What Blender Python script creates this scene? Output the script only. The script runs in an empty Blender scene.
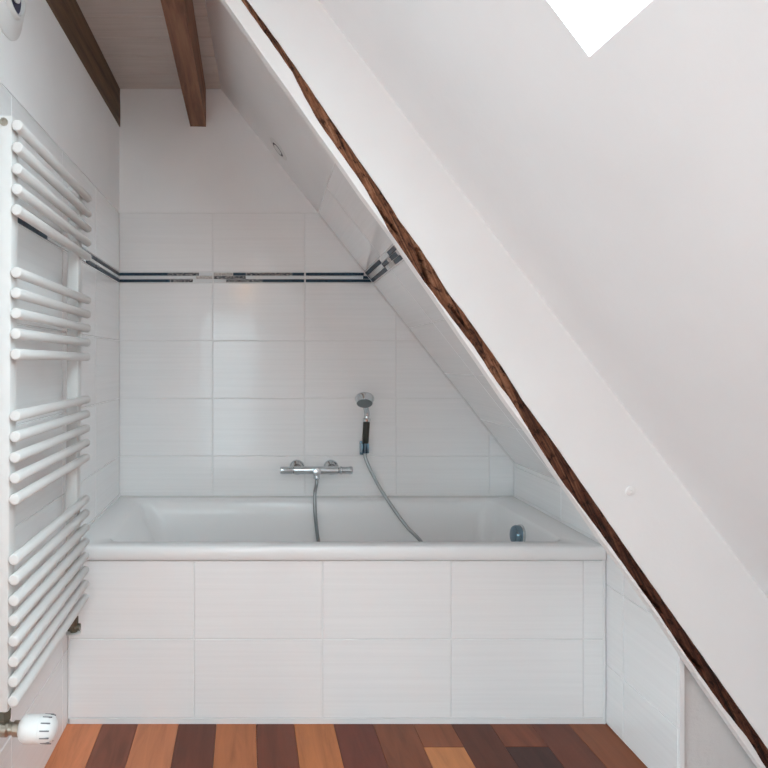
import bpy, bmesh, math, random
from mathutils import Vector, Matrix, noise
R = random.Random(7)
S = bpy.context.scene
COL = S.collection
H = 1.146                                   # eye height above the floor
F, VX, VY = 620.0, 247.0, 363.0             # focal length and vanishing point in pixels

# ------------------------------------------------------------------ camera, sky, exposure
cd = bpy.data.cameras.new('camera'); cam = bpy.data.objects.new('camera', cd); COL.objects.link(cam)
cam.location = (0, 0, H); cam.rotation_euler = (math.pi/2, 0, 0)
cd.sensor_width = 36; cd.sensor_fit = 'HORIZONTAL'; cd.lens = F/768*36
cd.shift_x = (384-VX)/768; cd.shift_y = -(384-VY)/768
cd.clip_start = 0.02
S.camera = cam
S.view_settings.view_transform = 'Standard'; S.view_settings.look = 'None'
S.view_settings.gamma = 1; S.view_settings.use_curve_mapping = False
S.view_settings.exposure = 0.58
S.cycles.max_bounces = 20; S.cycles.diffuse_bounces = 16; S.cycles.glossy_bounces = 5
S.cycles.sample_clamp_indirect = 8
S.cycles.use_denoising = True
w = bpy.data.worlds.new('overcast_sky'); S.world = w; w.use_nodes = True
bg = w.node_tree.nodes['Background']; bg.inputs[0].default_value = (0.80, 1.0, 1.08, 1)
# overcast sky: much brighter overhead than at the horizon, snow-grey ground below it
nt = w.node_tree; tc = nt.nodes.new('ShaderNodeTexCoord'); sp_ = nt.nodes.new('ShaderNodeSeparateXYZ'); mr = nt.nodes.new('ShaderNodeMapRange')
mr.inputs['From Min'].default_value = -.05; mr.inputs['From Max'].default_value = 1; mr.inputs['To Min'].default_value = 2.3; mr.inputs['To Max'].default_value = 10.0
nt.links.new(tc.outputs['Generated'], sp_.inputs[0]); nt.links.new(sp_.outputs[2], mr.inputs['Value']); nt.links.new(mr.outputs[0], bg.inputs[1])

def area(name, loc, nrm, sx, sy, power, colour, portal=False, spread=math.pi):
    l = bpy.data.lights.new(name, 'AREA'); l.shape = 'RECTANGLE'; l.size = sx; l.size_y = sy
    l.energy = power; l.color = colour; l.spread = spread
    l.cycles.is_portal = portal
    o = bpy.data.objects.new(name, l); COL.objects.link(o); o.location = loc
    o.rotation_euler = Vector(nrm).to_track_quat('-Z', 'Z').to_euler()
    return o
# roof plane of the room:  X = PX - zc/PS   (zc = height relative to the eye)
PX, PS = 0.8767, 1.331
def roof(y, zc): return Vector((PX - zc/PS, y, H+zc))
RD = (roof(0, -1)-roof(0, 0)).normalized()          # down the slope
RN = Vector((-math.sin(math.atan(PS)), 0, -math.cos(math.atan(PS))))   # into the room
SK = dict(y1=0.950, y0=-0.40, z0=0.469, z1=1.09)    # roof window
skc = (roof(SK['y0'], SK['z0'])+roof(SK['y1'], SK['z1']))/2
area('roof_window_daylight', skc-RN*0.05, RN, .80, 1.3, 1, (1, 1, 1), portal=True)
DY = -1.6                                            # rear wall
WX, WY0, WY1, WZ0, WZ1 = -2.4, -1.4, 1.05, -.95, 1.05   # unseen side window, added to light the roof slope
area('added_side_daylight', (WX-.02, (WY0+WY1)/2, H+(WZ0+WZ1)/2), (1, 0, 0), WY1-WY0, WZ1-WZ0, 1, (1, 1, 1), portal=True)
area('added_rear_daylight', (-.2, DY-.02, H-.3), (0, 1, 0), .6, 1.7, 1, (1, 1, 1), portal=True)  # unseen opening to bare sky, added as light from behind

# ------------------------------------------------------------------ materials
def mat(name, colour, rough=.5, metal=0, **kw):
    m = bpy.data.materials.new(name); m.use_nodes = True
    b = m.node_tree.nodes['Principled BSDF']
    b.inputs['Base Color'].default_value = (*colour, 1); b.inputs['Roughness'].default_value = rough
    b.inputs['Metallic'].default_value = metal
    for k, v in kw.items(): b.inputs[k.replace('_', ' ')].default_value = v
    return m
def N(m, t, **kw):
    n = m.node_tree.nodes.new(t)
    for k, v in kw.items(): setattr(n, k, v)
    return n
def L(m, a, b): m.node_tree.links.new(a, b)
def tex_coord(m, kind='Object', scale=(1, 1, 1)):
    tc = N(m, 'ShaderNodeTexCoord'); mp = N(m, 'ShaderNodeMapping'); mp.inputs['Scale'].default_value = scale
    L(m, tc.outputs[kind], mp.inputs[0]); return mp.outputs[0]
def noise_node(m, vec, scale, detail=3, rough=.5, dist=0):
    n = N(m, 'ShaderNodeTexNoise'); n.inputs['Scale'].default_value = scale; n.inputs['Detail'].default_value = detail
    n.inputs['Roughness'].default_value = rough; n.inputs['Distortion'].default_value = dist
    L(m, vec, n.inputs['Vector']); return n.outputs['Fac']
def ramp(m, fac, stops):
    r = N(m, 'ShaderNodeValToRGB'); e = r.color_ramp.elements
    while len(e) < len(stops): e.new(0.5)
    for el, (p, c) in zip(e, stops): el.position = p; el.color = (*c, 1)
    L(m, fac, r.inputs[0]); return r.outputs[0]
def bump(m, fac, strength, dist, prev=None):
    b = N(m, 'ShaderNodeBump'); b.inputs['Strength'].default_value = strength; b.inputs['Distance'].default_value = dist
    L(m, fac, b.inputs['Height'])
    if prev: L(m, prev, b.inputs['Normal'])
    L(m, b.outputs[0], m.node_tree.nodes['Principled BSDF'].inputs['Normal']); return b.outputs[0]
def plaster(name, c, rough=.75, bs=.25):
    m = mat(name, c, rough); v = tex_coord(m)
    f = noise_node(m, v, 3.0, 4)
    L(m, ramp(m, f, [(.3, tuple(x*.97 for x in c)), (.7, tuple(min(1, x*1.02) for x in c))]), m.node_tree.nodes['Principled BSDF'].inputs['Base Color'])
    bump(m, noise_node(m, v, 55, 5, .6), bs, .002); return m
M = {}
M['plaster'] = plaster('white_plaster', (.885, .885, .885))
M['roof'] = plaster('white_roof_lining', (.83, .835, .84))
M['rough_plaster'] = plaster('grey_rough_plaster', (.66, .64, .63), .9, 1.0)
M['bead'] = plaster('white_corner_bead', (.88, .87, .86), .5, .1)
M['grout'] = plaster('grey_grout', (.83, .83, .825), .8)
M['sealant'] = mat('white_sealant', (.83, .83, .83), .35)
def tile_mat():
    m = mat('ribbed_white_tile', (.77, .77, .765), .16); b = m.node_tree.nodes['Principled BSDF']
    b.inputs['Specular IOR Level'].default_value = .5
    v = tex_coord(m, 'UV', (1.3, 95, 1)); v2 = tex_coord(m, 'UV', (5, 170, 1))
    f = noise_node(m, v, 1.0, 3, .55, .3); f2 = noise_node(m, v2, 1, 3)
    L(m, ramp(m, f, [(.32, (.865, .865, .865)), (.52, (.885, .885, .885)), (.7, (.90, .90, .90))]), b.inputs['Base Color'])
    n1 = bump(m, f, .15, .0010); bump(m, f2, .08, .0005, n1)
    L(m, ramp(m, f2, [(.3, (.07,)*3), (.8, (.17,)*3)]), b.inputs['Roughness'])
    return m
M['tile'] = tile_mat()
M['acrylic'] = mat('white_bath_acrylic', (.86, .865, .865), .22)
M['enamel'] = mat('white_radiator_enamel', (.69, .68, .665), .4)
M['plastic'] = mat('white_valve_plastic', (.76, .76, .75), .45)
M['slot'] = mat('dark_slot', (.16, .16, .17), .6)
M['chrome'] = mat('polished_chrome', (.64, .68, .70), .12, 1)
M['hose'] = mat('metal_hose', (.38, .41, .42), .28, 1)
M['blue_chrome'] = mat('bluish_chrome_plastic', (.20, .30, .37), .2, 1)
M['grip'] = mat('black_grip', (.018, .018, .012), .35)
M['face'] = mat('grey_spray_face', (.17, .20, .21), .45)
M['brass'] = mat('dull_nickel', (.42, .39, .33), .35, 1)
M['darkbrass'] = mat('tarnished_valve', (.20, .19, .15), .4, 1)
M['navy'] = mat('navy_vent', (.008, .01, .04), .5)
def strip_mat(name, a, b_):
    m = mat(name, a, .35); m.node_tree.nodes['Principled BSDF'].inputs['Specular IOR Level'].default_value = .3; v = tex_coord(m, 'UV', (110, 110, 1))
    L(m, ramp(m, noise_node(m, v, 1, 2, .7), [(.42, a), (.68, b_)]), m.node_tree.nodes['Principled BSDF'].inputs['Base Color']); return m
M['dark_strip'] = strip_mat('navy_glass_strip', (.008, .028, .055), (.03, .07, .10))
M['speck_strip'] = strip_mat('speckled_glass_strip', (.03, .04, .055), (.45, .42, .40))
M['grey_strip'] = strip_mat('silver_glitter_strip', (.42, .38, .36), (.70, .66, .63))
M['white_strip'] = mat('white_glass_strip', (.74, .76, .77), .1)
def board_mat():
    m = mat('whitewashed_boards', (.45, .4, .38), .7); b = m.node_tree.nodes['Principled BSDF']
    v = tex_coord(m, 'UV', (2.2, 40, 1)); oi = N(m, 'ShaderNodeObjectInfo')
    f = noise_node(m, v, 1.5, 5, .6, .4)
    L(m, ramp(m, f, [(.3, (.60, .54, .50)), (.7, (.70, .64, .60))]), b.inputs['Base Color'])
    bump(m, f, .3, .002); return m
M['board'] = board_mat()
def wood(name, stops, uvs, sc=1.0, rough=.5, bs=.5, knots=False, objcol=False):
    m = mat(name, stops[0][1], rough); b = m.node_tree.nodes['Principled BSDF']
    v = tex_coord(m, 'UV', uvs)
    oi = N(m, 'ShaderNodeObjectInfo'); add = N(m, 'ShaderNodeVectorMath', operation='ADD')
    mul = N(m, 'ShaderNodeMath', operation='MULTIPLY'); mul.inputs[1].default_value = 37.0
    L(m, oi.outputs['Random'], mul.inputs[0]); L(m, v, add.inputs[0]); L(m, mul.outputs[0], add.inputs[1])
    v = add.outputs[0]
    f = noise_node(m, v, sc, 6, .62, .6)
    c = ramp(m, f, stops)
    if objcol:
        mx = N(m, 'ShaderNodeMix', data_type='RGBA', blend_type='MULTIPLY'); mx.inputs[0].default_value = 1
        L(m, c, mx.inputs[6]); L(m, oi.outputs['Color'], mx.inputs[7]); c = mx.outputs[2]
    L(m, c, b.inputs['Base Color']); b.inputs['Specular IOR Level'].default_value = .3
    bump(m, f, bs, .003); return m
M['floor'] = wood('mixed_hardwood', [(.25, (.72, .70, .70)), (.5, (1, 1, 1)), (.78, (1.2, 1.2, 1.2))], (14, 1.6, 1), 2.2, .42, .06, objcol=True)
M['joist'] = wood('brown_beam_wood', [(.30, (.12, .055, .033)), (.5, (.24, .115, .067)), (.72, (.34, .18, .11))], (30, 2.0, 1), 1.0, .6, .5)
M['joist_shaded'] = wood('shaded_beam_wood', [(.30, (.075, .044, .027)), (.5, (.15, .092, .056)), (.72, (.22, .14, .088))], (30, 2.0, 1), 1.0, .65, .5)  # shade on the wall-side beam is put into its wood colour
def rafter_mat():
    m = mat('weathered_oak', (.15, .07, .04), .7); b = m.node_tree.nodes['Principled BSDF']; b.inputs['Specular IOR Level'].default_value = .2
    v = tex_coord(m, 'UV', (120, 8, 1)); f = noise_node(m, v, 1.0, 7, .68, .8)
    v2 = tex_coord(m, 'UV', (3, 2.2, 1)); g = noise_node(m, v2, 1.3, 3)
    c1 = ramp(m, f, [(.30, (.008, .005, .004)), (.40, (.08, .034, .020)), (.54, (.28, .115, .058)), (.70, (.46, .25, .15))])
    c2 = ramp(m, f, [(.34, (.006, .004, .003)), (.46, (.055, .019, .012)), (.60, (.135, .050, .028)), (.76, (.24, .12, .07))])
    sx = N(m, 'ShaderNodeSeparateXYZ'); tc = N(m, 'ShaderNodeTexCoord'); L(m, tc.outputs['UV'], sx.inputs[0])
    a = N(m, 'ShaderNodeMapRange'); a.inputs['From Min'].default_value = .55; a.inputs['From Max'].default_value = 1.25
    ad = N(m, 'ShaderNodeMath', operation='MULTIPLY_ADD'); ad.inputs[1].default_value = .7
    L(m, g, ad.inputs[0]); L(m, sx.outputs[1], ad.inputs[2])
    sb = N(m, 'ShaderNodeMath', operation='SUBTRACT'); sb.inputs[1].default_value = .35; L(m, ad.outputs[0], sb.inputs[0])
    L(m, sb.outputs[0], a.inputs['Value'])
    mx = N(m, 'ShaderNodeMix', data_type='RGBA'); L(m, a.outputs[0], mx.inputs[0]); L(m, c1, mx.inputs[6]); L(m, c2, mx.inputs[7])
    v3 = tex_coord(m, 'UV', (90, 60, 1)); sp = noise_node(m, v3, 1.0, 5, .7, .5)
    pit = ramp(m, sp, [(.36, (.16, .13, .12)), (.47, (.85, .84, .83)), (.62, (1.05, 1.05, 1.05)), (.74, (1.5, 1.45, 1.4))])
    m3 = N(m, 'ShaderNodeMix', data_type='RGBA', blend_type='MULTIPLY'); m3.inputs[0].default_value = 1
    L(m, mx.outputs[2], m3.inputs[6]); L(m, pit, m3.inputs[7])
    L(m, m3.outputs[2], b.inputs['Base Color']); n1 = bump(m, f, .9, .006); bump(m, sp, .8, .004, n1); return m
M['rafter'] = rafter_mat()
def glass_mat():
    m = bpy.data.materials.new('clear_pane'); m.use_nodes = True; nt = m.node_tree; nt.nodes.clear()
    o = N(m, 'ShaderNodeOutputMaterial'); t = N(m, 'ShaderNodeBsdfTransparent'); g = N(m, 'ShaderNodeBsdfGlossy')
    g.inputs['Roughness'].default_value = .02; x = N(m, 'ShaderNodeMixShader'); x.inputs[0].default_value = .06
    L(m, t.outputs[0], x.inputs[1]); L(m, g.outputs[0], x.inputs[2]); L(m, x.outputs[0], o.inputs[0]); return m
M['glass'] = glass_mat()
M['lamp'] = mat('warm_lamp_glass', (.9, .8, .7), .4)
M['lamp'].node_tree.nodes['Principled BSDF'].inputs['Emission Color'].default_value = (1, .62, .32, 1)
M['lamp'].node_tree.nodes['Principled BSDF'].inputs['Emission Strength'].default_value = 14

# ------------------------------------------------------------------ helpers
def P(px, py, d):
    """world point that lies at depth d behind photograph pixel (px, py)"""
    s = F/d; return Vector(((px-VX)/s, d, H+(VY-py)/s))
def link(name, me, m=None, parent=None, smooth=False):
    if m: me.materials.append(m)
    if smooth: me.polygons.foreach_set('use_smooth', [True]*len(me.polygons))
    o = bpy.data.objects.new(name, me); COL.objects.link(o)
    if parent: o.parent = parent
    return o
def from_bm(name, bm, m=None, parent=None, smooth=False, fix=True, angle=None):
    if fix: bmesh.ops.recalc_face_normals(bm, faces=bm.faces)
    me = bpy.data.meshes.new(name); bm.to_mesh(me); bm.free()
    o = link(name, me, m, parent, smooth)
    if angle: me.set_sharp_from_angle(angle=math.radians(angle))
    return o
def struct(o): o['kind'] = 'structure'; return o
def tag(o, label, cat, group=None):
    o['label'] = label; o['category'] = cat
    if group: o['group'] = group
    return o
def thing(name, loc, label, cat):
    o = bpy.data.objects.new(name, None); COL.objects.link(o); o.location = loc; o.empty_display_size = .05
    return tag(o, label, cat)
def add_box(bm, lo, hi, bev=0):
    r = bmesh.ops.create_cube(bm, size=1); vs = r['verts']
    c = (Vector(lo)+Vector(hi))/2; s = Vector(hi)-Vector(lo)
    for v in vs: v.co = Vector((v.co.x*s.x, v.co.y*s.y, v.co.z*s.z))+c
    if bev:
        es = list({e for v in vs for e in v.link_edges})
        bmesh.ops.bevel(bm, geom=es, offset=bev, segments=2, profile=.5, affect='EDGES')
def box_uv(bm):
    uv = bm.loops.layers.uv.verify(); bm.normal_update()
    for f in bm.faces:
        n = f.normal; a = max(range(3), key=lambda i: abs(n[i]))
        for l in f.loops:
            c = l.vert.co; l[uv].uv = {0: (c.z, c.y), 1: (c.x, c.z), 2: (c.x, c.y)}[a]
def box(name, lo, hi, m, parent=None, bev=0, off=Vector((0, 0, 0))):
    bm = bmesh.new(); add_box(bm, Vector(lo)-off, Vector(hi)-off, bev); box_uv(bm); return from_bm(name, bm, m, parent)
def lathe(bm, prof, o, d, seg=28, cap=True):
    """prof = [(distance along d, radius)]"""
    o = Vector(o); d = Vector(d).normalized(); a = d.orthogonal().normalized(); b = d.cross(a)
    rings = []
    for t, r in prof:
        rings.append([bm.verts.new(o+d*t+(a*math.cos(2*math.pi*k/seg)+b*math.sin(2*math.pi*k/seg))*r) for k in range(seg)])
    for i in range(len(rings)-1):
        for k in range(seg): bm.faces.new((rings[i][k], rings[i][(k+1) % seg], rings[i+1][(k+1) % seg], rings[i+1][k]))
    if cap: bm.faces.new(rings[0][::-1]); bm.faces.new(rings[-1])
def lathed(name, prof, o, d, m, parent=None, seg=28, angle=35, base=Vector((0, 0, 0))):
    bm = bmesh.new(); lathe(bm, prof, Vector(o)-base, d, seg); return from_bm(name, bm, m, parent, True, angle=angle)
def tube(name, pts, r, m, parent=None, seg=12, sub=10, ribs=0, base=Vector((0, 0, 0))):
    """smooth tube through pts (Catmull-Rom), with optional rings like a metal hose"""
    p = [Vector(q)-base for q in pts]; q = []
    if sub == 1: q = p
    else:
        e = [2*p[0]-p[1]]+p+[2*p[-1]-p[-2]]
        for i in range(1, len(e)-2):
            n = max(2, int((e[i+1]-e[i]).length/sub*1000)) if ribs else sub
            for k in range(n):
                t = k/n; a, b, c, d = e[i-1], e[i], e[i+1], e[i+2]
                q.append(.5*((2*b)+(c-a)*t+(2*a-5*b+4*c-d)*t*t+(3*b-a-3*c+d)*t**3))
        q.append(p[-1])
    bm = bmesh.new(); rings = []; a = None
    for i, c in enumerate(q):
        d = (q[min(i+1, len(q)-1)]-q[max(i-1, 0)]).normalized()
        a = (a-d*a.dot(d)).normalized() if a else d.orthogonal().normalized(); b = d.cross(a)
        rr = r*(1-ribs*(i % 2))
        rings.append([bm.verts.new(c+(a*math.cos(2*math.pi*k/seg)+b*math.sin(2*math.pi*k/seg))*rr) for k in range(seg)])
    for i in range(len(rings)-1):
        for k in range(seg): bm.faces.new((rings[i][k], rings[i][(k+1) % seg], rings[i+1][(k+1) % seg], rings[i+1][k]))
    bm.faces.new(rings[0][::-1]); bm.faces.new(rings[-1])
    return from_bm(name, bm, m, parent, True, angle=50)

# polygon tools in a plane (2D, counter-clockwise)
def parea(p): return sum(p[i][0]*p[(i+1) % len(p)][1]-p[(i+1) % len(p)][0]*p[i][1] for i in range(len(p)))/2
def clip(poly, a, b, c):
    """keep a*x + b*y <= c"""
    out = []
    for i in range(len(poly)):
        p, q = poly[i], poly[(i+1) % len(poly)]; fp, fq = a*p[0]+b*p[1]-c, a*q[0]+b*q[1]-c
        if fp <= 0: out.append(p)
        if fp*fq < 0:
            t = fp/(fp-fq); out.append((p[0]+(q[0]-p[0])*t, p[1]+(q[1]-p[1])*t))
    return out
def inset(poly, g):
    r = poly; n = len(poly)
    for i in range(n):
        p, q = poly[i], poly[(i+1) % n]; dx, dy = q[0]-p[0], q[1]-p[1]; l = math.hypot(dx, dy)
        if l < 1e-6: continue
        a, b = dy/l, -dx/l; r = clip(r, a, b, a*p[0]+b*p[1]-g)
        if len(r) < 3: return []
    o = [r[0]]
    for p in r[1:]:
        if math.hypot(p[0]-o[-1][0], p[1]-o[-1][1]) > 1e-4: o.append(p)
    if math.hypot(o[0][0]-o[-1][0], o[0][1]-o[-1][1]) < 1e-4: o.pop()
    return o if len(o) > 2 else []
def tile(name, poly, o, u, v, n, t, m, parent, gap=.0015, ch=.0014):
    """a tile standing t proud of the plane (o,u,v); front edge chamfered"""
    if len(poly) < 3: return
    if parea(poly) < 0: poly = poly[::-1]
    a = inset(poly, gap)
    if not a or parea(a) < 2e-4 and t < .01 and ch > .001: return
    c = inset(a, ch)
    if len(c) != len(a): return
    jit = R.uniform(-.0003, .0003); bm = bmesh.new(); uvl = bm.loops.layers.uv.verify(); uo = (R.random()*9, 0)
    def W(p, h): return o+u*p[0]+v*p[1]+n*h
    r0 = [bm.verts.new(W(p, 0)) for p in a]; r1 = [bm.verts.new(W(p, t-ch+jit)) for p in a]; r2 = [bm.verts.new(W(p, t+jit)) for p in c]
    k = len(a); fs = []
    for i in range(k):
        j = (i+1) % k
        fs.append(bm.faces.new((r0[i], r0[j], r1[j], r1[i]))); fs.append(bm.faces.new((r1[i], r1[j], r2[j], r2[i])))
    bm.faces.new(r2); bm.faces.new(r0[::-1])
    for f in bm.faces:
        for l in f.loops:
            q = l.vert.co-o; l[uvl].uv = (q.dot(u)+uo[0], q.dot(v)+uo[1])
    return from_bm(name, bm, m, parent)
def rect(x0, y0, x1, y1): return [(x0, y0), (x1, y0), (x1, y1), (x0, y1)]

# ------------------------------------------------------------------ the room: sizes
XL, YB, YF = -.5585, 2.716, 1.968            # left wall, back wall, bath front
ZT = .657                                    # top of tiling
ZC = 1.2                                     # ceiling (all heights relative to the eye)
YT, YN, YE = 1.58, 1.61, 1.622                          # front of the rafter wall, front of the alcove
ROWS = [(.657, .398), (.350, .0975), (.0975, -.155), (-.155, -.407), (-.407, -.66), (-.66, -.91), (-.91, -1.146)]
ex, ey, ez = Vector((1, 0, 0)), Vector((0, 1, 0)), Vector((0, 0, 1))
TH = .003
# alcove slope plane
A = Vector((-.114, YB, H+ZC)); B = Vector((1.168, YB, H-.434)); C = Vector((-.155, YE, H+ZC))
su = (C-A).normalized(); sv = (B-A).normalized(); sn = su.cross(sv).normalized()
if sn.z > 0: sn = -sn
def slope_x(zc, y=YB):                       # x of the slope on the back wall at a height
    return A.x+(ZC-zc)*(B.x-A.x)/(ZC+.434)

# --- back wall
wb = struct(box('wall_back', (XL-.2, YB+TH, 0), (1.9, YB+.15, H+ZC+.16), M['grout']))
def under_slope(poly, pad=.0): 
    # coordinates (x, zc); keep left of slope line
    dx, dz = B.x-A.x, -.434-ZC; nx, nz = -dz, dx; l = math.hypot(nx, nz)
    return clip(poly, nx/l, nz/l, (nx*A.x+nz*ZC)/l-pad)
pl = under_slope(rect(XL, ZT+.002, 1.2, ZC-.001), -.01)
tile('plaster', pl, Vector((0, YB+TH, H)), ex, ez, -ey, TH, M['plaster'], wb, 0, .0001)
cols = [XL, -.151, .252, .6525, 1.06, 1.168]
for z1, z0 in ROWS[:5]:
    for a, b in zip(cols, cols[1:]):
        r = rect(a, max(z0, -.60), b, z1)
        tile('tile', under_slope(r, .003), Vector((0, YB+TH, H)), ex, ez, -ey, TH, M['tile'], wb)
tag_parts = []
def stripe(segs, o, u, parent, n, z1=.396, z0=.352, clipper=None):
    h = (z1-z0-.002)/3
    for row, a, b, k in segs:
        top = z1-row*h-.0005*row
        r = rect(a, top-h+.0004, b, top)
        if clipper: r = clipper(r)
        tile('mosaic_strip', r, o, u, ez, n, TH+.0008, M[k], parent, .0006, .0006)
X0 = XL; px = lambda p: (p-VX)/228.3
stripe([(0, X0, px(168), 'dark_strip'), (0, px(168), px(199), 'speck_strip'), (0, px(199), px(212.5), 'white_strip'), (1, X0, px(196), 'white_strip'), (1, px(196), px(212.5), 'grey_strip'),
        (2, X0, px(170), 'dark_strip'), (2, px(170), px(193), 'speck_strip'), (2, px(193), px(212.5), 'white_strip'),
        (0, px(213.5), px(233), 'grey_strip'), (0, px(233), px(246), 'dark_strip'), (0, px(246), px(292), 'speck_strip'), (0, px(292), px(304.3), 'dark_strip'),
        (1, px(213.5), px(246), 'speck_strip'), (1, px(246), px(304.3), 'white_strip'),
        (2, px(213.5), px(226), 'white_strip'), (2, px(226), px(262), 'speck_strip'), (2, px(262), px(304.3), 'dark_strip'),
        (0, px(305.7), px(364), 'dark_strip'), (1, px(305.7), px(362.5), 'white_strip'), (1, px(363), px(380), 'dark_strip'), (2, px(305.7), px(380), 'dark_strip')],
       Vector((0, YB+TH, H)), ex, wb, -ey, clipper=lambda r: under_slope(r, .002))

# --- left wall
LK = .0145; WE = 1.15                        # the wall splays a little and ends at WE; the open part beyond is added to let side light in
lu = Vector((-LK, -1, 0)).normalized(); ln_ = Vector((1, -LK, 0)).normalized()
def prism(name, pts, z0, z1, m, parent=None):
    bm = bmesh.new(); lo = [bm.verts.new((x, y, z0)) for x, y in pts]; hi = [bm.verts.new((x, y, z1)) for x, y in pts]; n = len(pts)
    bm.faces.new(lo); bm.faces.new(hi)
    for i in range(n): bm.faces.new((lo[i], lo[(i+1) % n], hi[(i+1) % n], hi[i]))
    return from_bm(name, bm, m, parent)
Lo = Vector((XL, YB, H))-ln_*TH; Ll = YB-WE; le = Lo+lu*Ll
wl = struct(prism('wall_left', [(Lo.x, YB+TH), (le.x, le.y), (le.x-.15, le.y), (Lo.x-.15, YB+TH)], 0, H+1.034, M['grout']))
tile('plaster', rect(-.003, ZT+.002, Ll, 1.034), Lo, lu, ez, ln_, TH, M['plaster'], wl, 0, .0001)
for z1, z0 in ROWS:
    for k in range(4): tile('tile', rect(max(.0, k*.4), z0, min(Ll, (k+1)*.4), z1), Lo, lu, ez, ln_, TH, M['tile'], wl)
stripe([(0, .0, .398, 'dark_strip'), (0, .402, .63, 'dark_strip'), (0, .64, .80, 'white_strip'), (0, .802, .868, 'white_strip'), (0, .87, 1.198, 'dark_strip'), (0, 1.202, 1.40, 'dark_strip'),
        (1, .0, .398, 'white_strip'), (1, .402, .62, 'white_strip'), (1, .62, .798, 'speck_strip'), (1, .802, .92, 'speck_strip'), (1, .92, 1.3, 'white_strip'),
        (2, .0, .398, 'dark_strip'), (2, .402, .526, 'dark_strip'), (2, .54, .798, 'white_strip'), (2, .802, .94, 'white_strip'), (2, .94, 1.198, 'dark_strip'), (2, 1.202, 1.5, 'dark_strip')],
       Lo, lu, wl, ln_)

# --- sloping alcove lining
SL = (B-A).length; UL = (C-A).length
def slope_z(zc):                              # distance down the slope at a height
    return (A.z-H-zc)/abs(sv.z)
bm = bmesh.new(); o = A+su*-.01
vs = []
for h in (-TH-0.0, -.05-TH):
    for uu, vv in ((-.01, -.06), (UL, -.06), (UL, SL+.005), (-.01, SL+.005)): vs.append(bm.verts.new(A+su*uu+sv*vv+sn*h))
for q in ((0, 1, 2, 3), (7, 6, 5, 4), (0, 4, 5, 1), (1, 5, 6, 2), (2, 6, 7, 3), (3, 7, 4, 0)): bm.faces.new([vs[i] for i in q])
ws = struct(from_bm('wall_alcove_slope', bm, M['grout']))
So = A-sn*TH
vt = slope_z(ZT)
tile('plaster', rect(0, 0, UL, vt-.001), So, su, sv, sn, TH, M['plaster'], ws, 0, .0001)
brk = [(vt, slope_z(.398))]; v = slope_z(.350)
while v < SL-.01: brk.append((v, min(v+.252, SL))); v += .252
for a, b in brk:
    for k in range(3): tile('tile', rect(k*.4, a, min(UL, (k+1)*.4), b), So, su, sv, sn, TH, M['tile'], ws)
q0, q1 = slope_z(.396), slope_z(.352); h3 = (q1-q0)/3
for row, a, b, k in [(0, .003, .345, 'dark_strip'), (1, .003, .02, 'dark_strip'), (1, .02, .33, 'white_strip'), (2, .003, .345, 'dark_strip'), (0, .35, .50, 'white_strip'), (1, .335, .44, 'dark_strip'), (1, .44, .49, 'grey_strip'), (1, .49, .60, 'dark_strip'),
                     (2, .35, .40, 'white_strip'), (2, .40, .50, 'grey_strip'), (0, .505, .62, 'dark_strip'), (2, .505, .62, 'dark_strip'), (1, .60, .9, 'white_strip'), (0, .62, .9, 'speck_strip'), (2, .62, .9, 'white_strip')]:
    tile('mosaic_strip', rect(a, q0+row*h3, b, q0+(row+1)*h3-.0005), So, su, sv, sn, TH+.0008, M[k], ws, .0006, .0006)

# --- low wall on the right (runs along su)
K0 = Vector((1.168, YB, H)); kn = Vector((su.y, -su.x, 0)).normalized()
if kn.x > 0: kn = -kn
bm = bmesh.new(); vs = []
for z in (0, H-.434):
    for uu, hh in ((-.01, -TH), (UL, -TH), (UL, -.014), (-.01, -.014)):
        q = K0+su*uu+kn*hh; vs.append(bm.verts.new((q.x, q.y, z)))
for q in ((0, 1, 2, 3), (7, 6, 5, 4), (0, 4, 5, 1), (1, 5, 6, 2), (2, 6, 7, 3), (3, 7, 4, 0)): bm.faces.new([vs[i] for i in q])
wr = struct(from_bm('wall_knee', bm, M['grout']))
Ko = K0-kn*TH
kc = [0, .4425, .8435, UL]
for z1, z0 in [(-.434, -.452), (-.452, -.703), (-.703, -.9556), (-.9556, -1.144)]:
    for a, b in zip(kc, kc[1:]): tile('tile', rect(a, z0, b, z1), Ko, su, ez, kn, TH, M['tile'], wr)
E = Ko+su*UL
box('trim', (E.x-.002, E.y-.006, 0.001), (E.x+.010, E.y-.0005, H-.70), M['sealant'], wr)
# return face closing the void behind the rafter, rough grey plaster
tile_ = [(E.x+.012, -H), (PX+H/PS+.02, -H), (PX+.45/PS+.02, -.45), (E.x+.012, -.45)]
rt = struct(tile('wall_return', tile_, Vector((0, YE+.05, H)), ex, ez, -ey, .048, M['rough_plaster'], None, 0, .0001))

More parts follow.
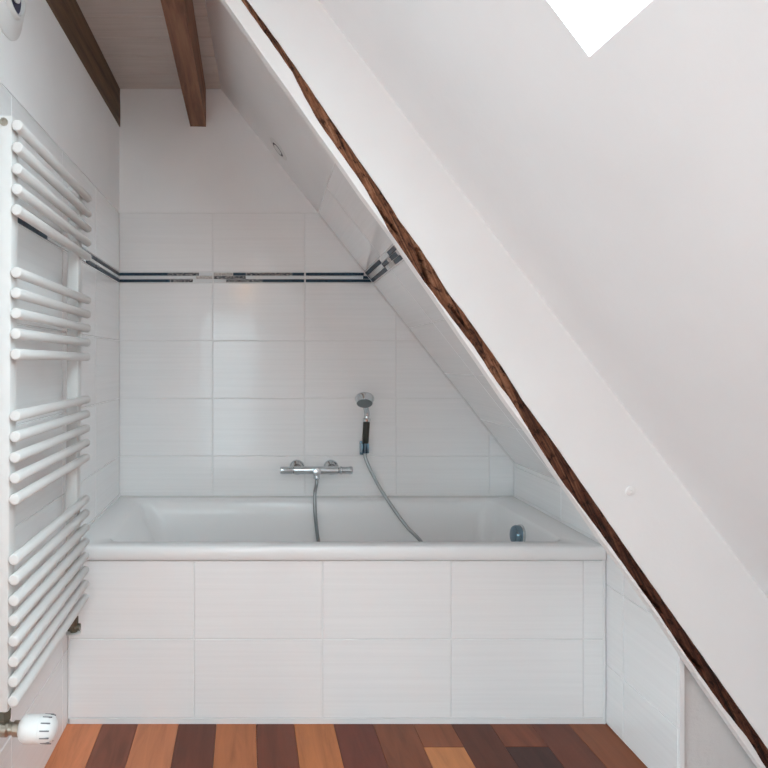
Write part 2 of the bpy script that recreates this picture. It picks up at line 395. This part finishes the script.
# --- floor: sub-floor and planks
fl = struct(box('floor', (WX-.15, DY-.1, -.12), (2.1, YB+.1, -.012), M['grout']))
FX = [-2.4, -2.0, -1.6, -1.2, -.94, -.82, -.70, XL-.022, -.459, -.346, -.217, -.097, .029, .149, .275, .400, .527, .648, .771, .900, 1.020, 1.143, 1.265, 1.388, 1.51, 1.632, 1.75]
OR, OR2, DK, DR, MD = (.60, .225, .10), (.54, .20, .09), (.21, .072, .042), (.16, .042, .021), (.26, .074, .032)
PC = [OR, DK, OR, DK, OR, MD, DK, OR, DK, OR2, (.14, .042, .024), (.44, .15, .058), DR, (.47, .155, .056), (.15, .038, .021), (.21, .06, .028), (.24, .068, .030), (.11, .030, .017), (.21, .058, .025), (.15, .042, .021), (.24, .072, .031),
      DR, MD, DK, OR2, DK]
END = {16: [1.85], 18: [1.852]}
for i, (a, b) in enumerate(zip(FX, FX[1:])):
    y = WE if b < -.57 else YF+.01 if a < 1.12 else YE+.002
    cuts = [y]
    e = END.get(i, [R.uniform(.9, 1.6)])
    while e[-1] > DY+.3: e = e+[e[-1]-R.uniform(.7, 1.1)]
    cuts += e+[DY]
    for j, (y1, y0) in enumerate(zip(cuts, cuts[1:])):
        if y1-y0 < .02: continue
        c = PC[i]
        if j: c = R.choice([OR, DK, MD, DR, OR2])
        if i == 16 and j == 1: c = (.50, .19, .075)
        if i == 18 and j == 1: c = (.06, .02, .014)
        p = tile('plank', rect(a, y0, b, y1), Vector((0, 0, -.012)), ex, ey, ez, .012, M['floor'], fl, .0004, .0006)
        p.color = (*[q*R.uniform(.95, 1.05) for q in c], 1)

# --- ceiling boards on joists
ce = struct(box('ceiling', (WX-.15, DY-.1, H+ZC+.022), (.12, YB+.02, H+ZC+.16), M['board']))
y = YB; k = 0
while y > DY:
    y0 = max(DY, y-(.150 if k < 1 else .140)); ln = []
    r = rect(XL-.05 if y > WE+.1 else WX, y0, .03, y)
    tile('plank', r, Vector((0, 0, H+ZC+.022)), ex, -ey if False else ey, -ez, .022, M['board'], ce, .0012, .003)
    y = y0; k += 1
def joist(label, x0, x1, m, skew=0):
    bm = bmesh.new(); n = 60
    nx, nz = 5, 7
    def pt(y, a, b): # a,b in 0..1 ; noise roughness
        p = Vector((x0+(x1-x0)*a-skew*(YB-y), y, H+1.034+(ZC-1.034-.0005)*b))
        if 0 < b < .98 or b == 0:
            s = noise.noise(Vector((p.x*6, y*2.2, p.z*9)))*.004
            if b == 0: p.z += s
            if a in (0, 1): p.x += s*(.5 if a else -.5)
        return p
    ring = [(i/nx, 0) for i in range(nx)]+[(1, i/nz) for i in range(nz)]+[(1-i/nx, 1) for i in range(nx)]+[(0, 1-i/nz) for i in range(nz)]
    rings = [[bm.verts.new(pt(DY+(YB-DY)*i/n, a, b)) for a, b in ring] for i in range(n+1)]
    for i in range(n):
        for k in range(len(ring)): bm.faces.new((rings[i][k], rings[i][(k+1) % len(ring)], rings[i+1][(k+1) % len(ring)], rings[i+1][k]))
    bm.faces.new(rings[0]); bm.faces.new(rings[-1][::-1]); bmesh.ops.recalc_face_normals(bm, faces=bm.faces); box_uv(bm)
    return tag(from_bm('ceiling_beam', bm, m), label, 'beam')
joist('brown wooden ceiling beam with shade in its colour, set flush along the top of the left wall', XL-.11, XL+.003, M['joist_shaded'], LK)
joist('reddish brown wooden ceiling beam crossing the boards free of the walls', -.247, -.180, M['joist'])

# --- rear wall behind the camera, its opening added to let in light
wbm = bmesh.new()
for lo, hi in (((WX-.15, DY-.1, 0), (-.5, DY, H+1.3)), ((-.5, DY-.1, H+.55), (.1, DY, H+1.3)), ((.1, DY-.1, 0), (2.1, DY, H+1.3))): add_box(wbm, lo, hi)
struct(from_bm('wall_rear', wbm, M['plaster']))
wbm = bmesh.new()
for lo, hi in (((WX-.15, DY, 0), (WX, WY0, H+1.3)), ((WX-.15, WY1, 0), (WX, WE+.15, H+1.3)), ((WX-.15, WY0, 0), (WX, WY1, H+WZ0)), ((WX-.15, WY0, H+WZ1), (WX, WY1, H+1.3))): add_box(wbm, lo, hi)
struct(from_bm('wall_side', wbm, M['plaster']))
struct(box('wall_partition', (WX, WE+.001, 0), (XL-.20, WE+.15, H+ZC+.022), M['plaster']))
wbm = bmesh.new()
for lo, hi in (((WX-.10, WY0, H+WZ0), (WX-.05, WY0+.05, H+WZ1)), ((WX-.10, WY1-.05, H+WZ0), (WX-.05, WY1, H+WZ1)), ((WX-.10, WY0+.05, H+WZ0), (WX-.05, WY1-.05, H+WZ0+.05)), ((WX-.10, WY0+.05, H+WZ1-.05), (WX-.05, WY1-.05, H+WZ1)), ((WX-.10, -.225, H+WZ0+.05), (WX-.05, -.175, H+WZ1-.05))): add_box(wbm, lo, hi)
struct(from_bm('added_window', wbm, M['sealant']))  # frame of the unseen side window that was added for light
lp = tag(lathed('wall_lamp', [(0, .05), (.012, .05), (.014, .042), (.06, .042), (.085, .03), (.092, .0)], (-.02, DY, H+.82), ey, M['lamp'], seg=24),
         'small round warm wall lamp above the added opening in the rear wall', 'lamp')

# --- sloping roof lining of the room with the roof window opening
def roof_slab():
    ys = [DY, SK['y0'], SK['y1'], YB+.1]; zs = [-H-.05, SK['z0'], SK['z1'], ZC+.06]
    T = .14; bm = bmesh.new(); g = {}
    for i, y in enumerate(ys):
        for j, z in enumerate(zs):
            for h in (0, 1): g[i, j, h] = bm.verts.new(roof(y, z)-RN*T*h)
    for i in range(3):
        for j in range(3):
            if (i, j) == (1, 1): continue
            for h in (0, 1): bm.faces.new([g[i, j, h], g[i+1, j, h], g[i+1, j+1, h], g[i, j+1, h]])
    for a, b in (((1, 1), (2, 1)), ((2, 1), (2, 2)), ((2, 2), (1, 2)), ((1, 2), (1, 1))):
        bm.faces.new([g[a+(0,)], g[b+(0,)], g[b+(1,)], g[a+(1,)]])
    for i in range(3):
        for j in (0, 3):
            bm.faces.new([g[i, j, 0], g[i+1, j, 0], g[i+1, j, 1], g[i, j, 1]]); bm.faces.new([g[j, i, 0], g[j, i+1, 0], g[j, i+1, 1], g[j, i, 1]])
    return struct(from_bm('wall_roof_slope', bm, M['roof']))
roof_slab()
def roof_frame():
    bm = bmesh.new(); u, v, n = ey, RD, -RN
    a0, a1 = SK['y0'], SK['y1']; L0 = (roof(0, SK['z1'])-roof(0, SK['z0'])).length; o = roof(0, SK['z1'])
    def bar(u0, u1, v0, v1, h0, h1):
        vs = [bm.verts.new(o+u*x+v*y+n*h) for h in (h0, h1) for x, y in ((u0, v0), (u1, v0), (u1, v1), (u0, v1))]
        for q in ((0, 1, 2, 3), (7, 6, 5, 4), (0, 4, 5, 1), (1, 5, 6, 2), (2, 6, 7, 3), (3, 7, 4, 0)): bm.faces.new([vs[i] for i in q])
    w_ = .003
    bar(a0-.05, a0+w_, -.05, L0+.05, .141, .17); bar(a1-w_, a1+.05, -.05, L0+.05, .141, .17); bar(a0+w_, a1-w_, -.05, w_, .141, .17); bar(a0+w_, a1-w_, L0-w_, L0+.05, .141, .17)
    f = struct(from_bm('window_1', bm, M['sealant']))
    bm = bmesh.new(); bar(a0+w_, a1-w_, w_, L0-w_, .150, .154); from_bm('pane', bm, M['glass'], f)
roof_frame()

# --- rafter wall: plaster, bared timber and corner bead, all in one upright plane
def interp(tab, y):
    if y <= tab[0][0]:
        (a, b), (c, d) = tab[0], tab[3]; return b+(y-a)*(d-b)/(c-a)
    for (a, b), (c, d) in zip(tab, tab[1:]):
        if y <= c: return b+(d-b)*(y-a)/(c-a)
    (a, b), (c, d) = tab[-4], tab[-1]; return d+(y-c)*(d-b)/(c-a)
LEFT = [(0, 220), (200, 361), (240, 390.6), (400, 500.6), (440, 529.8), (474, 552), (537, 595.5), (568, 618.5), (612, 650), (652.6, 677), (700, 709), (768, 757)]
TL = [(0, 241), (25, 259), (51.6, 278), (73.4, 293), (93.7, 303), (122, 318.7), (153, 340.6), (184, 362.5), (200, 371.7), (217, 382), (239, 392.5), (253, 401.6), (266, 410.7), (274, 416), (285, 427), (304, 441), (327.6, 459), (348, 474.8), (380, 495.5), (400, 511), (440, 535),
      (474, 554.6), (492, 570), (534, 601.5), (568, 626), (588, 640), (607, 654), (654, 685), (708.6, 724), (740, 749), (768, 766)]
TR = [(0, 246.9), (37.5, 275), (64, 293.8), (97, 316), (134, 341), (165.6, 363), (200, 387), (221, 400), (245.6, 418.5), (269, 434), (291, 447), (314.6, 465.4), (340.6, 483.6), (366.7, 502), (400, 522.7), (440, 552), (568, 640.5), (748, 767.5), (768, 782)]
def edge(y):    # front arris of the soffit whose back arris is the LEFT line
    k = YN/YT; return VX+(interp(LEFT, VY+(y-VY)/k)-VX)*k
YTOP, YBOT = -108, 812
def yl(step): 
    n = int((YBOT-YTOP)/step); return [YTOP+(YBOT-YTOP)*i/n for i in range(n+1)]
def slab(name, fl_, fr_, front, back, m, nx=1, step=8, depth=None, parent=None, end=None):
    bm = bmesh.new(); uvl = bm.loops.layers.uv.verify(); rows = []; uvs = {}
    for y in yl(step):
        a, b = fl_(y), fr_(y)
        if end is not None and y > end: break
        fr = []
        for i in range(nx+1):
            x = a+(b-a)*i/nx; p = P(x, y, YT)
            d = depth(x, y, i/nx) if depth else 0
            vv = bm.verts.new((p.x, front+d, p.z)); fr.append(vv)
            uvs[vv] = ((p.x-.7*p.z*-1/1.43*1.0)*.82, (y+108)/392.4/.82*.6)
        p0, p1 = P(a, y, YT), P(b, y, YT)
        bk = [bm.verts.new((p0.x, back, p0.z)), bm.verts.new((p1.x, back, p1.z))]; uvs[bk[0]] = uvs[fr[0]]; uvs[bk[1]] = uvs[fr[-1]]
        rows.append((fr, bk))
    for (f0, b0), (f1, b1) in zip(rows, rows[1:]):
        for i in range(nx): bm.faces.new((f0[i], f0[i+1], f1[i+1], f1[i]))
        bm.faces.new((f0[0], f1[0], b1[0], b0[0])); bm.faces.new((f0[-1], b0[1], b1[1], f1[-1])); bm.faces.new((b0[0], b1[0], b1[1], b0[1]))
    for f, b in (rows[0], rows[-1]): bm.faces.new(f+[b[1], b[0]])
    for f in bm.faces:
        for l in f.loops: l[uvl].uv = uvs[l.vert]
    return from_bm(name, bm, m, parent, nx > 1, angle=40)
def l3(y): return 325+(y-9)/1.331
wt = struct(slab('wall_rafter', lambda y: interp(TR, y)+.3*math.sin(y*.31), lambda y: l3(y)+1.0, YT, YN, M['plaster'], step=6))
struct(slab('trim_1', lambda y: edge(y)+.15*math.sin(y*.09), lambda y: max(edge(y)+.6, interp(TL, y)+.2*math.sin(y*.37)), YT+.0005, YN, M['bead'], step=5))
def td(x, y, t):
    # hewn face, with the long split at its middle
    s = x+y/1.43
    d = -.0005+.003*noise.noise(Vector((x*.16, y*.025, 3.1)))+.002*noise.noise(Vector((x*.5, y*.08, 7)))
    if t in (0, 1): d = .002
    for (x0, y0, x1, y1, wd) in ((417, 247, 429, 284, 2.4), (376, 206, 396, 232, 1.3), (452, 308, 468, 330, 1.6), (640, 585, 662, 612, 1.5), (676, 640, 700, 668, 1.8)):
        if y0 < y < y1:
            xc = x0+(x1-x0)*(y-y0)/(y1-y0); dd = abs(x-xc)
            if dd < wd: d += .026*(1-dd/wd)**.7
    return d
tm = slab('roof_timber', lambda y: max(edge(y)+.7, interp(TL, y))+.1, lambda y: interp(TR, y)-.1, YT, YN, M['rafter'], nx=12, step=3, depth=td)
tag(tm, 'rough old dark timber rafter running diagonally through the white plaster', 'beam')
# little plaster plug on the rafter wall
c = P(630, 491, YT)
tag(lathed('wall_plug', [(0, .012), (.003, .011), (.004, .008), (.0045, .0035), (.002, .003), (.002, 0)], c, -ey, M['bead'], seg=20),
    'tiny round white screw plug on the plaster right of the diagonal timber', 'plug')

# ------------------------------------------------------------------ bath with tiled front
def rr(x0, y0, x1, y1, r, z, n=8):
    out = []
    r = min(r, (x1-x0)/2-.001, (y1-y0)/2-.001)
    for cx, cy, a0 in ((x1-r, y1-r, 0), (x0+r, y1-r, 90), (x0+r, y0+r, 180), (x1-r, y0+r, 270)):
        for k in range(n+1):
            a = math.radians(a0+90*k/n); out.append((cx+r*math.cos(a), cy+r*math.sin(a), z))
    return out
bx0, bx1, by0, by1, RZ = XL+.003, 1.138, 1.960, YB-.003, H-.581
bath = thing('bathtub', ((bx0+bx1)/2, (by0+by1)/2, 0), 'white acrylic bathtub set between the walls of the alcove', 'bathtub')
bo = bath.location
def bath_shell():
    bm = bmesh.new(); rings = []
    spec = [(bx0+.004, by0+.003, bx1, by1, .004, RZ-.043), (bx0, by0, bx1, by1, .006, RZ-.039), (bx0, by0, bx1, by1, .008, RZ-.008), (bx0, by0+.003, bx1, by1-.002, .01, RZ-.002), (bx0+.004, by0+.009, bx1-.004, by1-.006, .012, RZ),
            (-.462, 2.020, 1.046, 2.634, .052, RZ-.001), (-.455, 2.026, 1.040, 2.628, .052, RZ-.005), (-.447, 2.031, 1.036, 2.622, .05, RZ-.014), (-.425, 2.037, 1.030, 2.616, .07, RZ-.06),
            (-.375, 2.046, 1.018, 2.607, .072, RZ-.15), (-.300, 2.060, 1.000, 2.594, .08, RZ-.27), (-.245, 2.075, .98, 2.58, .09, RZ-.35), (-.19, 2.10, .955, 2.555, .10, RZ-.395), (-.12, 2.15, .90, 2.50, .12, RZ-.412), (0.1, 2.25, .7, 2.40, .07, RZ-.416)]
    for s in spec: rings.append([bm.verts.new(Vector(p)-bo) for p in rr(*s[:4], s[4], s[5])])
    k = len(rings[0])
    for a, b in zip(rings, rings[1:]):
        for i in range(k): bm.faces.new((a[i], a[(i+1) % k], b[(i+1) % k], b[i]))
    bm.faces.new(rings[-1])
    # bx1 follows the splayed right wall
    for v in bm.verts:
        w_ = v.co+bo
        if w_.x < -.54: v.co.x -= LK*(YB-w_.y)
        if w_.x > 1.13: v.co.x += (w_.y-by0)*.0374*(w_.x-1.0)/.138
    bmesh.ops.recalc_face_normals(bm, faces=bm.faces)
    for f in bm.faces:
        pass
    if bm.faces[len(bm.faces)-1].normal.z < 0: bmesh.ops.reverse_faces(bm, faces=bm.faces)
    return from_bm('tub', bm, M['acrylic'], bath, True, fix=False, angle=45)
bath_shell()
# overflow knob on the right end
oc = Vector((1.019, 2.33, H-.648))
lathed('overflow_knob', [(0, .036), (.006, .037), (.020, .036), (.027, .031), (.030, .022), (.0305, .0)], oc-bo+Vector((.008, 0, 0)), (-1, 0, .12), M['blue_chrome'], bath)
lathed('overflow_ring', [(0, .041), (.004, .041), (.007, .037)], oc-bo+Vector((.010, 0, 0)), (-1, 0, .12), M['chrome'], bath)
lathed('drain', [(0, .034), (.004, .034), (.006, .028), (.008, .02), (.009, 0)], Vector((.40, 2.325, RZ-.416))-bo, ez, M['chrome'], bath)
# silicone seams against the walls
box('sealant', (XL+.0, YB-.007, RZ-.001), (1.160, YB-.0008, RZ+.006), M['sealant'], bath, off=bo)
prism('sealant', [(q.x-bo.x, q.y-bo.y) for q in (Lo+ln_*.0035, Lo+ln_*.009, Lo+lu*.745+ln_*.009, Lo+lu*.745+ln_*.0035)], RZ-.001, RZ+.006, M['sealant'], bath)
bm = bmesh.new(); a, b = K0+su*.004, K0+su*.745
vs = [bm.verts.new(Vector((q.x, q.y, z))+kn*h-bo) for q in (a, b) for h, z in ((.0005, RZ-.001), (.007, RZ-.001), (.0005, RZ+.007))]
for q in ((0, 1, 2), (5, 4, 3), (0, 3, 4, 1), (1, 4, 5, 2), (2, 5, 3, 0)): bm.faces.new([vs[i] for i in q])
from_bm('sealant', bm, M['sealant'], bath)

# tiled apron
ap = struct(box('wall_bath_front', (XL-.0095, 1.9745, 0), (1.1375, 2.008, RZ-.044), M['grout']))
ac = [XL-.008, -.168, .240, .649, 1.070, 1.135]
Ao = Vector((0, 1.9745, H))
for z1, z0 in ((-.626, -.878), (-.878, -1.129)):
    for a, b in zip(ac, ac[1:]): tile('tile', rect(a, z0, b, z1), Ao, ex, ez, -ey, .004, M['tile'], ap)
box('sealant', (XL-.008, 1.9675, .0005), (1.135, 1.9745, .017), M['sealant'], ap)
box('sealant', (1.131, 1.9665, .0005), (1.1375, 1.9745, RZ-.044), M['sealant'], ap)
box('sealant', (XL-.0098, 1.9675, .0005), (XL-.005, 1.9745, RZ-.044), M['sealant'], ap)

# ------------------------------------------------------------------ mixer tap
mz, my = H-.459, 2.652
mx = thing('mixer_tap', (.295, YB, mz), 'chrome thermostatic bar mixer tap mounted on the tiled back wall', 'tap'); b = mx.location
lathed('bar_body', [(0, .0125), (.002, .0165), (.190, .0165), (.192, .0145)], Vector((.198, my, mz))-b, ex, M['chrome'], mx)
lathed('flow_handle', [(0, .0142), (.002, .0158), (.050, .0158), (.053, .0142), (.056, .0142)], Vector((.142, my, mz))-b, ex, M['chrome'], mx)
lathed('temperature_handle', [(0, .0125), (.004, .0142), (.008, .0175), (.014, .0175), (.016, .0152), (.042, .0152), (.044, .0170), (.056, .0170), (.058, .0155)], Vector((.392, my, mz))-b, ex, M['chrome'], mx)
for x in (.219, .368):
    lathed('escutcheon', [(0, .033), (.004, .033), (.012, .028), (.018, .0175), (.03, .0155), (.046, .0155), (.050, .0125), (.062, .0125)], Vector((x, YB, mz+.003))-b, -ey, M['chrome'], mx)
lathed('outlet', [(0, .017), (.012, .0175), (.020, .0175), (.027, .0155), (.029, 0)], Vector((.2975, my+.002, mz-.004))-b, -ey, M['chrome'], mx)
lathed('hose_nut', [(0, .0125), (.004, .0135), (.022, .0135), (.026, .010)], Vector((.2975, my-.004, mz-.012))-b, -ez, M['chrome'], mx)

# ------------------------------------------------------------------ hand shower, its holder, the hose
hp = P(364.3, 448, 2.69)
hold = thing('shower_holder', (hp.x, YB, hp.z), 'small bluish chrome bracket on the back wall gripping the hand shower', 'bracket'); b = hold.location
bm = bmesh.new(); add_box(bm, Vector((hp.x-.0165, YB-.012, hp.z-.032))-b, Vector((hp.x+.0165, YB-.0005, hp.z+.028))-b, .004)
from_bm('back_plate', bm, M['blue_chrome'], hold, True, angle=40)
for s in (-1, 1):
    bm = bmesh.new(); add_box(bm, Vector((hp.x+s*.0125-.0035, YB-.052, hp.z-.020))-b, Vector((hp.x+s*.0125+.0035, YB-.011, hp.z+.022))-b, .002)
    from_bm('prong', bm, M['blue_chrome'], hold, True, angle=40)
h0 = Vector((hp.x, YB-.037, hp.z-.020)); h1 = P(367.2, 409, 2.655)
hd = (h1-h0).normalized(); hl = (h1-h0).length
sh = thing('hand_shower', h0, 'chrome hand shower with round head and black grip, hung upright on the wall', 'shower'); b = sh.location
lathed('cone', [(0, .0085), (.002, .0085), (.045, .0088)], h0-b, hd, M['blue_chrome'], sh)
lathed('grip', [(0, .0125), (.003, .0142), (.09, .0146), (.093, .013)], h0+hd*.045-b, hd, M['grip'], sh)
fc = P(364.6, 403.5, 2.61); fn = Vector((-.10, -.60, -.79)).normalized()
nk = h0+hd*.136
tube('neck', [nk, h0+hd*.158, h0+hd*.178+Vector((0, .004, 0)), fc-fn*.034+Vector((0, .012, -.012)), fc-fn*.030], .0115, M['chrome'], sh, seg=20, base=b)
lathed('collar', [(0, .0135), (.003, .0165), (.013, .0165), (.016, .014)], h0+hd*.138-b, hd, M['chrome'], sh)
lathed('head', [(-.040, 0), (-.039, .014), (-.037, .028), (-.033, .0370), (-.027, .0400), (-.021, .0400), (-.014, .0365), (-.002, .0345), (0, .033)], fc-b, fn, M['chrome'], sh, seg=40)
f = lathed('spray_face', [(-.001, .0325), (.0005, .0315), (.0018, .029), (.002, 0)], fc-b, fn, M['face'], sh, seg=40)
hose = tube('shower_hose', [(.2975, my-.004, mz-.0388), (.2955, my-.010, H-.520), P(314.8, 494, 2.616), P(315.0, 510, 2.603), P(316.4, 527, 2.594), (.300, 2.588, H-.76), (.315, 2.56, H-.88), (.37, 2.50, H-.965), (.50, 2.46, H-.982), (.64, 2.47, H-.955), (.725, 2.50, H-.86),
     (.718, 2.525, H-.745), P(407, 527, 2.55), P(393, 508, 2.59), P(380, 488, 2.63), P(370, 469, 2.665), P(365.5, 458, 2.675), h0-hd*.001], .0080, M['hose'], seg=12, sub=3.2, ribs=.14)
tag(hose, 'flexible ribbed metal shower hose hanging into the bathtub', 'hose')

# ------------------------------------------------------------------ towel radiator
RX = -.487
rad = thing('towel_radiator', (XL, 1.6, H-.74), 'white tubular towel radiator with horizontal bars on the left wall', 'radiator'); b = rad.location
bm = bmesh.new(); lathe(bm, [(-.0005, .0085), (.0, .0105), (.002, .0118), (.582, .0118), (.584, .0105), (.5845, .0085)], (0, 0, 0), ey, 20)
bar0 = from_bm('bar', bm, M['enamel'], rad, True, angle=45)
RY = [125, 147, 168.5, 189, 209.5, 272, 292.7, 313, 333.5, 354, 415.6, 436.5, 457.3, 478, 499.3, 559.4, 579.7, 600.5, 620.5, 641, 661.5, 681.5, 701.3]
for n_, py_ in enumerate(RY):
    o = bar0 if n_ == 0 else bar0.copy()
    if n_: COL.objects.link(o)
    o.parent = rad; o.location = Vector((RX, 1.302, H+(VY-py_)/475.6))-b
for y0, y1 in ((1.306, 1.346), (1.826, 1.870)):
    bm = bmesh.new(); add_box(bm, Vector((-.533, y0, H-.738))-b, Vector((-.4985, y1, H+.524))-b, .006)
    from_bm('upright', bm, M['enamel'], rad, True, angle=40)
    for z in (.40, -.60):
        lathed('wall_bracket', [(0, .016), (.006, .016), (.008, .009), (.026, .009)], Vector((XL, (y0+y1)/2, H+z))-b, ex, M['enamel'], rad, seg=16)
lathed('vent_plug', [(0, .0085), (.003, .0085), (.0035, .005), (.002, .005), (.002, 0)], Vector((-.516, 1.306, H+.508))-b, -ey, M['brass'], rad, seg=20)
rad.rotation_euler.y = .0075; rad.location.x -= .005
# thermostatic valve under the near upright
vy, vz = 1.322, H-.779
lathed('valve_nut', [(0, .011), (.002, .0135), (.018, .0135), (.021, .011), (.034, .011)], Vector((-.516, vy, H-.738))-b, -ez, M['darkbrass'], rad, seg=6, angle=20)
lathed('valve_body', [(-.040, .008), (-.026, .008), (-.024, .0125), (-.012, .0125), (-.01, .0165), (.008, .0165), (.012, .013), (.020, .0125), (.022, .016), (.036, .016), (.038, .013)], Vector((-.518, vy, vz))-b, ex, M['brass'], rad, seg=24)
hdv = lathed('thermostat_head', [(0, .016), (.003, .021), (.010, .0265), (.016, .0285), (.042, .0285), (.044, .0275), (.046, .0285), (.062, .0275), (.070, .0245), (.076, .018), (.0785, .009), (.079, 0)], Vector((-.484, vy, vz))-b, ex, M['plastic'], rad, seg=40)
for k in range(12):
    a = 2*math.pi*k/12+.15
    bm = bmesh.new(); add_box(bm, (0, -.0012, -.0012), (.020, .0013, .0013), .0005)
    bm.transform(Matrix.Translation((.050, 0, 0)) @ Matrix.Rotation(a, 4, 'X') @ Matrix.Translation((0, 0, .0274)))
    bm.transform(Matrix.Translation(Vector((-.484, vy, vz))-b))
    from_bm('slot', bm, M['slot'], hdv)
# return valve under the far upright
lathed('return_valve', [(0, .010), (.018, .010), (.019, .0135), (.042, .0135), (.044, .011), (.062, .011)], Vector((-.516, 1.848, H-.738))-b, -ez, M['darkbrass'], rad, seg=20)
lathed('return_elbow', [(0, .0105), (.016, .0105), (.018, .013), (.034, .013), (.036, .0105), (.052, .0105)], Vector((-.497, 1.848, H-.786))-b, -ex, M['darkbrass'], rad, seg=20)
lathed('valve_collar', [(0, .022), (.004, .021), (.005, .012)], Vector((-.516, 1.848, H-.802))-b, -ez, M['plastic'], rad, seg=24)

# ------------------------------------------------------------------ round air vents
def vent(label, c, n, r, g=1.0, ri=.48, ro=.60, rd=.27):
    """outer flange, raised body ring, dark slot and central disc"""
    t = thing('air_vent', c, label, 'vent')
    o = Vector((0, 0, 0))
    lathed('flange', [(0, r), (.003*g, r), (.006*g, r*.95), (.010*g, r*.82), (.018*g, r*.74), (.020*g, r*.66), (.018*g, r*.5)], o, n, M['plastic'], t, seg=56)
    lathed('throat', [(.0175*g, r*(ri+.06)), (.0195*g, r*(ri+.04)), (.0195*g, 0)], o, n, M['navy'], t, seg=48)
    # collar ring around the throat
    def ring(name, ri, ro, h0, h1, m):
        bm = bmesh.new(); d = Vector(n).normalized(); a = d.orthogonal().normalized(); b2 = d.cross(a); sg = 56
        pr = [(h0, ri), (h1, ri+(ro-ri)*.2), (h1, ro-(ro-ri)*.3), (h0, ro)]
        rg = [[bm.verts.new(d*h+(a*math.cos(2*math.pi*k/sg)+b2*math.sin(2*math.pi*k/sg))*q) for k in range(sg)] for h, q in pr]
        for i in range(4):
            A_, B_ = rg[i], rg[(i+1) % 4]
            for k in range(sg): bm.faces.new((A_[k], A_[(k+1) % sg], B_[(k+1) % sg], B_[k]))
        return from_bm(name, bm, m, t, True, angle=40)
    ring('collar', r*ri, r*ro, .017*g, .029*g, M['plastic'])
    lathed('centre_disc', [(.018*g, r*.10), (.023*g, r*.10), (.024*g, r*(rd-.01)), (.028*g, r*rd), (.031*g, r*(rd-.06)), (.032*g, 0)], o, n, M['plastic'], t, seg=48)
    return t
vent('large round white air vent with dark ring high on the left wall', (XL-LK*(YB-1.475), 1.475, H+.888), ln_, .108)
ray = (P(278.5, 149, 1.0)-Vector((0, 0, H))); tt = (A-Vector((0, 0, H))).dot(sn)/ray.dot(sn); vc = Vector((0, 0, H))+ray*tt
vent('small round white air vent on the plaster slope above the bathtub', vc, sn, .056, .17, .60, .74, .44)
